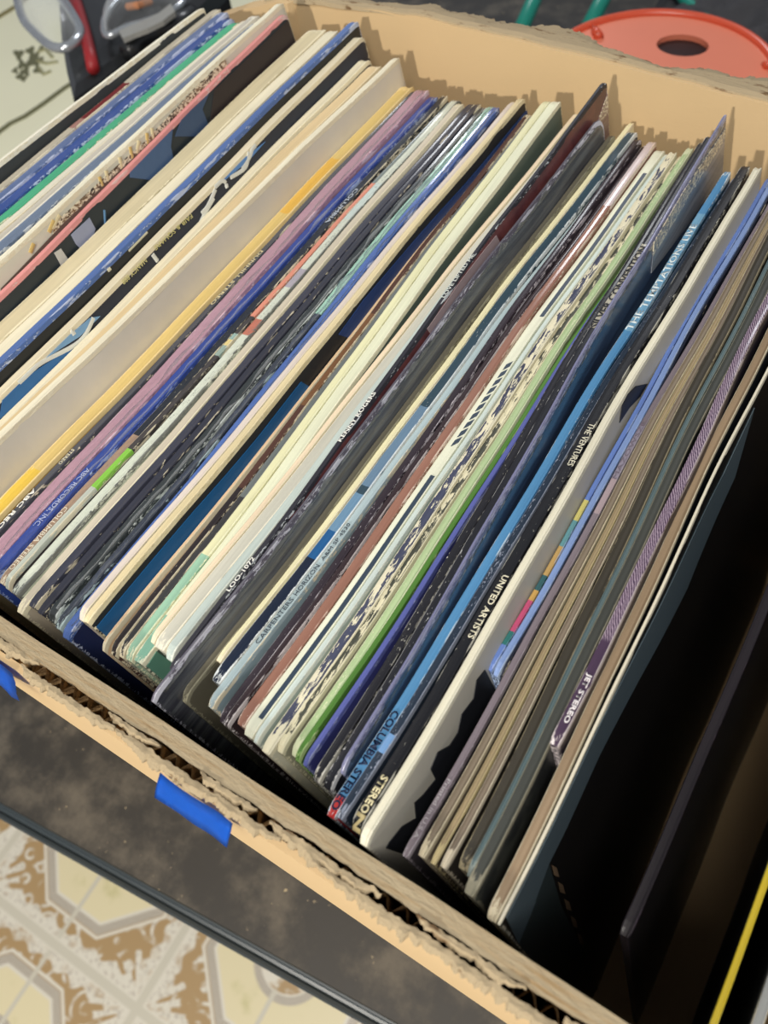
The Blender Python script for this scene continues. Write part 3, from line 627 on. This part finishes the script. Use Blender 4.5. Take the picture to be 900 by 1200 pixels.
for xs_ in ((X0-.005, X0), (X1, X1+.005)):
    bm = bmesh.new(); rows = []
    for k in range(41):
        y = YN-.008+(YF+.006-YN+.008)*k/40; z = -.016+.0015*nz(y, 60, 31) if xs_[0] < 0 else 0
        rows.append([Vector((xs_[0], y, ZB-.004)), Vector((xs_[0], y, z)), Vector((xs_[1], y, z)), Vector((xs_[1], y, ZB-.004))])
    loft(bm, rows); obj('end_panel', bm, KR, bx)
bm = bmesh.new(); box(bm, X0-.005, X1+.005, YN-.0112, YF+.006, ZB-.0045, ZB+.0005); obj('bottom_panel', bm, KR, bx)
# blue masking tape stuck to the outside of the near rim
tape = simple('blue_masking_tape', (30, 112, 226), .55, .3, .12, 200, .3)
TP = Vector((0, YN-.012, -.004)); TN = Vector((0, -1, 0))
tx = lambda px, py: hit(px, py, TP, Vector((0, 0, 1))).x
for pts in ([(tx(194, 902), tx(284, 953), .0105, 0)], [(-.345, tx(31, 776), .030, 1)]):
    for (xa, xb, wd, kk) in pts:
        bm = bmesh.new(); rows = []
        for q in range(31):
            u = q/30; x = xa+(xb-xa)*u; w = wd*(.45+.55*math.sin(PI*min(.98, max(.05, u*.9+.03)))**.7) if not kk else wd*(1-.62*max(0, (u-.85)/.15))
            zt = near_top(x)-.0032; y0 = YN-.0118
            rows.append([Vector((x, y0-.0002-.006*s_-.0008*nz(x, 90, s_*3+40), zt-w*s_*1.1)) for s_ in (0, .35, .7, 1)])
        loft(bm, rows, False, False); bmesh.ops.solidify(bm, geom=list(bm.faces), thickness=.0003)
        o = obj('masking_tape', bm, tape, bx, True); o['label'] = 'strip of blue masking tape on the near rim'

# ---------------------------------------------------------------- table, floor
TZ = ZB-.0045
def dusty(name, c):
    n = N(name); f = n.noise(n.mapping((22, 22, 22)), 1, 6, .65); sp = n.noise(n.mapping((260, 260, 260)), 1, 2); s2 = n.noise(n.mapping((40, 40, 40)), 1, 1)
    a = lin(c); col = n.mix(n.step(f, .42, .72), a, lin((96, 90, 80)))
    col = n.mix(n.math('MULTIPLY', n.step(sp, .72, .76), n.step(s2, .45, .6)), col, lin((160, 146, 118)))
    n.bump(f, .15, .001); return n.fin(col, n.math('MULTIPLY_ADD', f, .4, .35), .4)
tb = empty('black_table', Matrix.Identity(4)); tag(tb, 'black dusty-topped table with a rounded rim under the record box', 'table')
_e0 = hit(0, 943, Vector((0, 0, ZB-.0045)), Vector((0, 0, 1))); _e1 = hit(450, 1194, Vector((0, 0, ZB-.0045)), Vector((0, 0, 1))); ang = math.atan2(_e1.y-_e0.y, _e1.x-_e0.x)
def tp(u, v, z): # table frame: u along the near edge, v inwards
    c, s = math.cos(ang), math.sin(ang); return Vector((_e0.x+u*c-v*s, _e0.y+u*s+v*c, z))
def tbox(bm, u0, u1, v0, v1, z0, z1):
    vs = [bm.verts.new(tp(*p)) for p in ((u0,v0,z0),(u1,v0,z0),(u1,v1,z0),(u0,v1,z0),(u0,v0,z1),(u1,v0,z1),(u1,v1,z1),(u0,v1,z1))]
    for f in ((0,3,2,1),(4,5,6,7),(0,1,5,4),(1,2,6,5),(2,3,7,6),(3,0,4,7)): bm.faces.new([vs[i] for i in f])
UT0, UT1, VT1 = -.36, .75, 1.25
bm = bmesh.new(); tbox(bm, UT0, UT1, 0, VT1, TZ-.03, TZ); obj('table_top', bm, dusty('dusty_black_laminate', (50, 48, 45)), tb)
bm = bmesh.new(); rows = []
prof = [(.0014, 0), (.0009, .0004), (-.0004, .0003), (-.0012, -.0010), (-.0014, -.0030), (-.0036, -.0040), (-.0046, -.0028), (-.0064, -.0024), (-.0078, -.0042), (-.0084, -.009), (-.008, -.022), (-.004, -.027), (.0014, -.027)]
for u in (UT0, UT1): rows.append([tp(u, a, TZ+b) for a, b in prof])
loft(bm, rows); rim_mat = simple('black_rim', (50, 58, 62), .38, .45, .1, 40, .05); obj('table_rim', bm, rim_mat, tb)
for (u, v) in ((UT0+.03, .04), (UT1-.03, .04), (UT0+.03, VT1-.04), (UT1-.03, VT1-.04)):
    bm = bmesh.new(); tbox(bm, u-.022, u+.022, v-.022, v+.022, -.97, TZ-.03); obj('leg', bm, rim_mat, tb)

def floor_mat():
    n = N('patterned_vinyl'); P = .3048
    mp = n.mapping((1/P, 1/P, 1/P), (0, 0, 0)); sx = n.n('ShaderNodeSeparateXYZ'); n.link(mp, sx.inputs[0])
    fx = n.math('SUBTRACT', n.math('FRACT', sx.outputs[0]), .5); fy = n.math('SUBTRACT', n.math('FRACT', sx.outputs[1]), .5)
    ax = n.math('ABSOLUTE', fx); ay = n.math('ABSOLUTE', fy)          # 0 tile centre .. .5 tile edge
    mx = n.math('MAXIMUM', ax, ay); dg = n.math('MULTIPLY', n.math('ADD', ax, ay), .7071)
    octd = n.math('MAXIMUM', mx, n.math('MULTIPLY', dg, 1.0))
    rad = n.math('POWER', n.math('ADD', n.math('MULTIPLY', fx, fx), n.math('MULTIPLY', fy, fy)), .5)
    def band(v, c, w, s=.004): return n.math('MULTIPLY', n.step(v, c-w-s, c-w+s), n.step(v, c+w+s, c+w-s))
    tan = lin((182, 152, 108)); cream = lin((236, 224, 184)); white = lin((232, 226, 210)); grey = lin((176, 164, 148)); gl = lin((214, 208, 190))
    # scrollwork of pale acanthus leaves on tan outside the octagon
    w1 = n.n('ShaderNodeTexVoronoi', feature='F1'); n.link(n.mapping((34, 34, 34)), w1.inputs['Vector']); w1.inputs['Scale'].default_value = 1
    nn = n.noise(n.mapping((26, 26, 26)), 1, 4, .6)
    # distance from the tile corner
    cx = n.math('SUBTRACT', .5, ax); cy = n.math('SUBTRACT', .5, ay)
    rc = n.math('POWER', n.math('ADD', n.math('MULTIPLY', cx, cx), n.math('MULTIPLY', cy, cy)), .5)
    th = n.math('ARCTAN2', cy, cx)
    petal = n.math('MULTIPLY', n.math('SINE', n.math('MULTIPLY', th, 22)), .5)
    fan = n.math('MULTIPLY', n.step(n.math('ADD', rc, n.math('MULTIPLY', n.math('SINE', n.math('MULTIPLY', th, 12)), .016)), .215, .205), n.step(n.math('ADD', petal, nn), .3, .6))
    edge_leaf = n.math('MULTIPLY', n.step(n.math('ADD', n.math('SUBTRACT', .5, mx), n.math('MULTIPLY', n.math('SINE', n.math('MULTIPLY', n.math('MINIMUM', ax, ay), 60)), .012)), .075, .068), n.step(nn, .3, .5))
    curl = band(n.math('FRACT', n.math('MULTIPLY', w1.outputs['Distance'], 2.2)), .5, .14, .06)
    scroll = n.math('MAXIMUM', n.math('MAXIMUM', fan, edge_leaf), n.math('MULTIPLY', curl, n.step(nn, .44, .56)))
    col = n.mix(scroll, tan, white)
    col = n.mix(n.math('MULTIPLY', n.step(n.noise(n.mapping((160, 160, 160)), 1, 3), .5, .62), n.math('MULTIPLY', scroll, .55)), col, grey)
    # octagon: white line, braided grey band, cream field
    col = n.mix(n.step(octd, .392, .386), col, white)
    col = n.mix(n.step(octd, .378, .373), col, tan)
    br = n.n('ShaderNodeTexWave'); n.link(n.mapping((150, 150, 150), rot=(0, 0, .785)), br.inputs['Vector']); br.inputs['Scale'].default_value = 1; br.inputs['Distortion'].default_value = 1
    braid = n.mix(br.outputs['Fac'], lin((150, 138, 122)), lin((222, 214, 198)))
    col = n.mix(n.step(octd, .374, .369), col, braid)
    col = n.mix(n.step(octd, .338, .333), col, white)
    blot = n.noise(n.mapping((18, 18, 18)), 1, 3)
    col = n.mix(n.step(octd, .326, .319), col, n.mix(n.step(blot, .55, .8), cream, lin((206, 198, 140))))
    # medallion
    col = n.mix(n.step(rad, .175, .170), col, braid)
    col = n.mix(n.step(rad, .142, .137), col, white)
    col = n.mix(n.step(rad, .135, .130), col, n.mix(n.step(nn, .5, .58), tan, white))
    # grout-like lines at tile edges and centre axes
    col = n.mix(n.math('MAXIMUM', n.math('MULTIPLY', n.step(ax, .012, .009), n.step(octd, .12, .14)), n.math('MULTIPLY', n.step(ay, .012, .009), n.step(octd, .12, .14))), col, gl)
    col = n.mix(n.step(mx, .478, .482), col, gl)
    col = n.mix(band(mx, .477, .004, .002), col, white)
    return n.fin(col, .35, .5)
FZ = -.97
bm = bmesh.new(); box(bm, -2.6, 2.0, -1.6, 3.2, -.03, 0); fl = obj('floor', bm, floor_mat()); fl['kind'] = 'structure'
a_ = hit(160, 1182, Vector((0, 0, FZ)), Vector((0, 0, 1))); b_ = hit(66, 1108, Vector((0, 0, FZ)), Vector((0, 0, 1))); fa = math.atan2(a_.y-b_.y, a_.x-b_.x)
fl.matrix_world = Matrix.Translation(a_) @ Matrix.Rotation(fa, 4, 'Z')

# ---------------------------------------------------------------- things behind and left of the box
def plane_pt(px, py, z): return hit(px, py, Vector((0, 0, z)), Vector((0, 0, 1)))
UP = Vector((0, 0, 1))
# cream decorated case
CZ = -.30
def poly_prism(bm, pts, z1, z0):
    t = [bm.verts.new((p.x, p.y, z1)) for p in pts]; b = [bm.verts.new((p.x, p.y, z0)) for p in pts]; n = len(pts)
    bm.faces.new(t); bm.faces.new(list(reversed(b)))
    for k in range(n): bm.faces.new((t[k], b[k], b[(k+1) % n], t[(k+1) % n]))
cc = empty('cream_case', Matrix.Identity(4)); tag(cc, 'pale yellow-cream case with a dark leafy motif and rounded groove, upper left', 'case')
ex = Vector((.985, .17, 0)).normalized(); ey = Vector((-ex.y, ex.x, 0)); c0 = plane_pt(40, 60, CZ)
def rr(cx, cy, w, h, r, n=8):
    out = []
    for (sx, sy, a0) in ((1, 1, 0), (-1, 1, 90), (-1, -1, 180), (1, -1, 270)):
        for k in range(n+1):
            a = math.radians(a0+90*k/n); out.append(c0 + ex*(cx+sx*(w-r)+r*math.cos(a)) + ey*(cy+sy*(h-r)+r*math.sin(a)))
    return out
bm = bmesh.new(); poly_prism(bm, rr(-.02, 0, .30, .24, .05), CZ, CZ-.12); obj('case_body', bm, simple('cream_enamel', (236, 234, 204), .35, .5, .06, 6, .03), cc)
def on_c(px, py): p = plane_pt(px, py, CZ); return Vector((p.x, p.y, CZ+.0005))
bm = bmesh.new()
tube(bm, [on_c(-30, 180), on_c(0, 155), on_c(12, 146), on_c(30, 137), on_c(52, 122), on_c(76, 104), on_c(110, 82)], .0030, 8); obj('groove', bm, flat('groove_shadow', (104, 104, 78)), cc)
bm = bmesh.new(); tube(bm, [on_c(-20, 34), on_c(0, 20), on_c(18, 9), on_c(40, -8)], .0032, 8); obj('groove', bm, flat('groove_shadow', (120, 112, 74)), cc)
bm = bmesh.new()
for (px, py, s_) in ((22, 64, 10), (26, 76, 9), (24, 90, 8), (36, 60, 9), (38, 72, 12), (30, 84, 9), (44, 82, 8), (50, 56, 7), (55, 50, 6), (18, 83, 6), (28, 92, 6), (42, 66, 8), (48, 70, 6)):
    pts = []
    for k in range(14):
        a = k*2*PI/14; rr_ = s_*.55*(1+.35*math.sin(a*3+px)); q = on_c(px+rr_*math.cos(a), py+rr_*math.sin(a)); pts.append(q)
    poly_prism(bm, pts, CZ+.0006+.0001*random.random(), CZ-.001)
obj('leaf_motif', bm, flat('motif_ink', (104, 104, 76)), cc)['label'] = 'dark olive leafy motif'
bm = bmesh.new()
for pts in ([(44, 72), (56, 75), (68, 73)], [(46, 80), (52, 88), (60, 84)], [(44, 62), (54, 58), (62, 68)]):
    tube(bm, [on_c(*p) for p in pts], .0022, 6)
obj('leaf_motif', bm, flat('motif_ink', (150, 148, 112)), cc)

# black rounded helmet-like case with red cord and clear lenses
BZ = -.13
blk = simple('black_plastic', (34, 36, 38), .35, .5, .2, 30, .1, 0, .3)
hp = empty('black_gear_bag', Matrix.Identity(4)); tag(hp, 'black rounded bag behind the left end of the box with a red cord across it', 'bag')
def dome(bm, c, rx, ry, rz, rot=0, n=28, m=12, lo=-.2):
    rows = []
    for j in range(m+1):
        a = lo + (PI/2-lo)*j/m; rows.append([Vector((c.x + rx*math.cos(a)*math.cos(k*2*PI/n)*math.cos(rot) - ry*math.cos(a)*math.sin(k*2*PI/n)*math.sin(rot), c.y + rx*math.cos(a)*math.cos(k*2*PI/n)*math.sin(rot) + ry*math.cos(a)*math.sin(k*2*PI/n)*math.cos(rot), c.z+rz*math.sin(a))) for k in range(n)])
    rows[-1] = [Vector((c.x+1e-4*math.cos(k*2*PI/n), c.y+1e-4*math.sin(k*2*PI/n), c.z+rz)) for k in range(n)]
    loft(bm, rows)
pts_px = [(62, -30), (66, 40), (72, 78), (80, 112), (110, 92), (180, 40), (235, 0), (262, -30), (160, -70)]
pp = [plane_pt(a, b, BZ) for a, b in pts_px]; cen = sum(pp, Vector())/len(pp)
bm = bmesh.new(); rows = []
for (s_, z) in ((.9, TZ+.001), (1.0, TZ+.03), (1.0, BZ-.02), (.96, BZ-.006), (.86, BZ), (.5, BZ+.002), (.05, BZ+.003)): rows.append([Vector((cen.x+(p.x-cen.x)*s_, cen.y+(p.y-cen.y)*s_, z)) for p in pp])
loft(bm, rows); bag = obj('bag_body', bm, blk, hp, False)
bz = BZ+.006
def bp_(px, py, dz=0): return plane_pt(px, py, bz+dz)
bm = bmesh.new(); tube(bm, [bp_(84, -12), bp_(92, 12), bp_(99, 36), bp_(105, 60), bp_(109, 80)], .0055, 12); obj('cord', bm, simple('red_cord', (150, 38, 42), .45, .4, .2, 200, .2), hp, True)['label'] = 'red cord'
bm = bmesh.new(); tube(bm, [bp_(150, 62), bp_(160, 48), bp_(185, 36), bp_(210, 28), bp_(228, 18)], .008, 12); obj('seam_roll', bm, blk, hp, True)
clear = plastic((.93, .95, .96, 1), .06); rimm = simple('glossy_clear_rim', (168, 174, 180), .12, .8, .25, 60, .02, .5, 1)
def goggles(name, label, px_outline, z, rr_=.0045, bulge=.02):
    e = empty(name, Matrix.Identity(4)); tag(e, label, 'goggles')
    pts = [plane_pt(a, b, z) for a, b in px_outline]
    # smooth closed outline
    sm_ = []
    n = len(pts)
    for i in range(n):
        p0, p1, p2, p3 = pts[i-1], pts[i], pts[(i+1) % n], pts[(i+2) % n]
        for k in range(5):
            t = k/5; sm_.append(.5*((2*p1)+(p2-p0)*t+(2*p0-5*p1+4*p2-p3)*t*t+(3*p1-p0-3*p2+p3)*t**3))
    bm = bmesh.new(); tube(bm, sm_, rr_*.8, 10, closed=True); obj('rim', bm, rimm, e, True)['label'] = 'shiny pale rim'
    c = sum(sm_, Vector())/len(sm_); bm = bmesh.new(); rows = []
    for (s_, dz) in ((1, 0), (.9, .5), (.7, .82), (.4, .96), (.02, 1)): rows.append([Vector((c.x+(p.x-c.x)*s_, c.y+(p.y-c.y)*s_, z+bulge*dz)) for p in sm_])
    loft(bm, rows, True, False); obj('lens', bm, clear, e, True)['label'] = 'clear lens'
    return e
g1 = goggles('safety_goggles', 'clear goggles with bright curved rim in the upper left corner', [(22, -8), (26, 20), (42, 40), (62, 55), (82, 54), (94, 38), (86, 18), (70, -4), (46, -20)], BZ+.012, .0052)
g2 = goggles('safety_goggles', 'grey-tinted clear goggles lying on the black bag beside the top of the leftmost sleeve', [(126, 42), (122, 26), (132, 8), (150, -8), (190, -16), (214, -2), (204, 12), (176, 24), (150, 32)], BZ+.012, .004)
g2b = simple('pale_band', (150, 150, 146), .3, .5)
bm = bmesh.new(); rows = []
for (a, b) in ((139, 36), (152, 30), (168, 24), (186, 15), (200, 4)):
    p, q = plane_pt(a, b, BZ+.022), plane_pt(a+5, b+9, BZ+.022); rows.append([p, q, q-UP*.004, p-UP*.004])
loft(bm, rows); obj('head_band', bm, g2b, g2)['label'] = 'pale grey band'
bm = bmesh.new()
tube(bm, [plane_pt(150, 8, BZ+.02), plane_pt(162, 6, BZ+.026), plane_pt(176, 2, BZ+.02)], .003, 8); obj('clip', bm, flat('orange_clip', (196, 132, 92)), g2)['label'] = 'orange clip'

# orange-red plastic disc with hand hole behind the box
OZ = -.12
oc = empty('orange_lid', Matrix.Identity(4)); tag(oc, 'round orange-red plastic lid with an oval hand hole behind the box', 'lid')
pc = [plane_pt(*p, OZ) for p in ((686, 32), (780, 16), (900, 62))]
def circ(a, b, c):
    d = 2*(a.x*(b.y-c.y)+b.x*(c.y-a.y)+c.x*(a.y-b.y)); A, B, D = a.x**2+a.y**2, b.x**2+b.y**2, c.x**2+c.y**2
    ux = (A*(b.y-c.y)+B*(c.y-a.y)+D*(a.y-b.y))/d; uy = (A*(c.x-b.x)+B*(a.x-c.x)+D*(b.x-a.x))/d; return Vector((ux, uy, a.z))
cc_ = circ(*pc); Ro = (pc[0]-cc_).length
orange = simple('orange_plastic', (232, 134, 106), .35, .5, .06, 20, .03); orim = simple('orange_plastic_dark', (216, 88, 58), .3, .5, .05)
h0, h1 = plane_pt(772, 50, OZ), plane_pt(828, 56, OZ); hc = (h0+h1)/2; ha = math.atan2(h1.y-h0.y, h1.x-h0.x); hl = (h1-h0).length/2*1.08; hw = hl*.78
n = 96; bm = bmesh.new(); rows = []
hole = [Vector((hc.x+hl*math.cos(a)*math.cos(ha)-hw*math.sin(a)*math.sin(ha), hc.y+hl*math.cos(a)*math.sin(ha)+hw*math.sin(a)*math.cos(ha), 0)) for a in [k*2*PI/n for k in range(n)]]
outer = []
for p in hole:
    d = Vector((p.x-hc.x, p.y-hc.y, 0)).normalized(); f = Vector((hc.x-cc_.x, hc.y-cc_.y, 0)); b = f.dot(d); q = f.dot(f)-(Ro*.985)**2
    t = -b+math.sqrt(b*b-q); outer.append(Vector((hc.x, hc.y, 0))+d*t)
bm = bmesh.new()
def lz(ps, z): return [Vector((p.x, p.y, z)) for p in ps]
loft(bm, [lz(hole, OZ-.004), lz(hole, OZ), lz(outer, OZ), lz(outer, OZ-.004), lz(hole, OZ-.004)], True, False); obj('disc', bm, orange, oc)
bm = bmesh.new(); tube(bm, [Vector((cc_.x+Ro*math.cos(a), cc_.y+Ro*math.sin(a), OZ)) for a in [k*2*PI/n for k in range(n)]], .0035, 10, closed=True); obj('rim', bm, orim, oc, True)['label'] = 'darker orange rim'
for (a, b) in (((694, 30), (702, 44)), ((893, 74), (902, 78))):
    bm = bmesh.new(); p, q = plane_pt(*a, OZ+.001), plane_pt(*b, OZ+.001); tube(bm, [p, (p+q)/2, q], [.001, .0035, .004], 8); obj('rib', bm, orim, oc, True)
bm = bmesh.new(); tube(bm, [Vector((cc_.x, cc_.y, TZ+.0005)), Vector((cc_.x, cc_.y, OZ-.004))], [Ro*.8, Ro*.92], 48); 
# tub under the lid
tube_o = obj('tub', bm, simple('dark_tub', (40, 40, 44), .4, .4), oc, True); tube_o['label'] = 'dark tub under the lid'

teal = simple('teal_plastic', (30, 140, 122), .35, .5, .08, 30, .04)
ts = empty('teal_rack', Matrix.Identity(4)); tag(ts, 'teal tubular rack behind the orange lid', 'rack')
TR = -.215
for q, rr2 in (([(640, -40), (626, 0), (606, 44)], .0085), ([(724, -40), (706, 0), (688, 34)], .0085), ([(778, -30), (805, 2), (850, 44)], .0062), ([(795, -34), (820, -4), (866, 38)], .0032)):
    p = [plane_pt(a, b, TR-.008*k) for k, (a, b) in enumerate(q)]
    foot = p[-1] + (p[-1]-p[0]).normalized()*.01; foot.z = TZ+.022
    bm = bmesh.new(); tube(bm, p+[foot], rr2, 12); obj('bar', bm, teal, ts, True)
bm = bmesh.new(); tube(bm, [plane_pt(560, -42, TR), plane_pt(640, -41, TR), plane_pt(724, -40, TR), plane_pt(780, -32, TR), plane_pt(860, -30, TR)], .006, 10); obj('cross_bar', bm, teal, ts, True)
# crumpled grey cloth at top right
gc = plane_pt(880, -10, -.2); bm = bmesh.new(); rows = []; nn_ = 36
for j in range(nn_+1):
    row = []
    for k in range(nn_+1):
        u, v = (j/nn_-.5)*.26, (k/nn_-.5)*.2; e = max(0, 1-max(abs(u)/.13, abs(v)/.1)**4)
        row.append(Vector((gc.x+u, gc.y+v, TZ+.003+e*(.10+.03*noise.noise(Vector((u*18, v*18, 3)))+.012*noise.noise(Vector((u*50, v*50, 9)))))))
    rows.append(row)
loft(bm, rows, False, False); bmesh.ops.solidify(bm, geom=list(bm.faces), thickness=.002)
tag(obj('grey_cloth', bm, simple('grey_fabric', (104, 104, 108), .9, .1, .15, 400, .5), None, True), 'crumpled grey cloth beyond the orange lid, top right corner', 'cloth')
# dark cloth filling the ground behind the box
bm = bmesh.new(); rows = []
for j in range(61):
    row = []
    for k in range(31):
        u, v = -.52+1.0*j/60, .37+.50*k/30
        row.append(Vector((u, v, TZ+.010+.012*noise.noise(Vector((u*9, v*9, 1)))+.005*noise.noise(Vector((u*30, v*30, 2))))))
    rows.append(row)
loft(bm, rows, False, False); bmesh.ops.solidify(bm, geom=list(bm.faces), thickness=.002)
n = N('dark_print_cloth'); f = n.noise(n.mapping((90, 90, 90)), 1, 4, .7); dk = n.ramp(f, [(0, lin((10, 9, 14))), (.5, lin((12, 10, 16))), (.62, lin((38, 20, 48))), (.7, lin((18, 24, 20))), (1, lin((14, 12, 16)))])
tag(obj('dark_cloth', bm, n.fin(dk, .85, .1), None, True), 'dark purple-flecked cloth spread on the table behind the box', 'cloth')

# ---------------------------------------------------------------- light
def lamp(name, ty, loc, energy, size, col, target=None):
    l = bpy.data.lights.new(name, ty); l.energy = energy; l.color = col
    if ty == 'AREA': l.size = size
    else: l.shadow_soft_size = size
    o = bpy.data.objects.new(name, l); C.objects.link(o); o.location = loc
    if target is not None: o.rotation_euler = (Vector(target)-Vector(loc)).to_track_quat('-Z', 'Y').to_euler()
    return o
lamp('room_lamp', 'POINT', (-.07, -1.15, .43), 42, .03, (1, .94, .84))
lamp('ceiling_light', 'AREA', (.12, -.5, 1.4), 17, .6, (1, .95, .87), (-.25, .15, 0))
lamp('far_light', 'AREA', (-.78, 1.45, .82), 4.5, .22, (.95, .97, 1), (-.15, .2, 0))
w = bpy.data.worlds.new('room'); bpy.context.scene.world = w; w.use_nodes = True
w.node_tree.nodes['Background'].inputs[0].default_value = (.75, .8, .9, 1); w.node_tree.nodes['Background'].inputs[1].default_value = .22
sc = bpy.context.scene
sc.view_settings.view_transform = 'Standard'; sc.view_settings.look = 'None'; sc.view_settings.gamma = 1; sc.view_settings.use_curve_mapping = False
sc.view_settings.exposure = .25
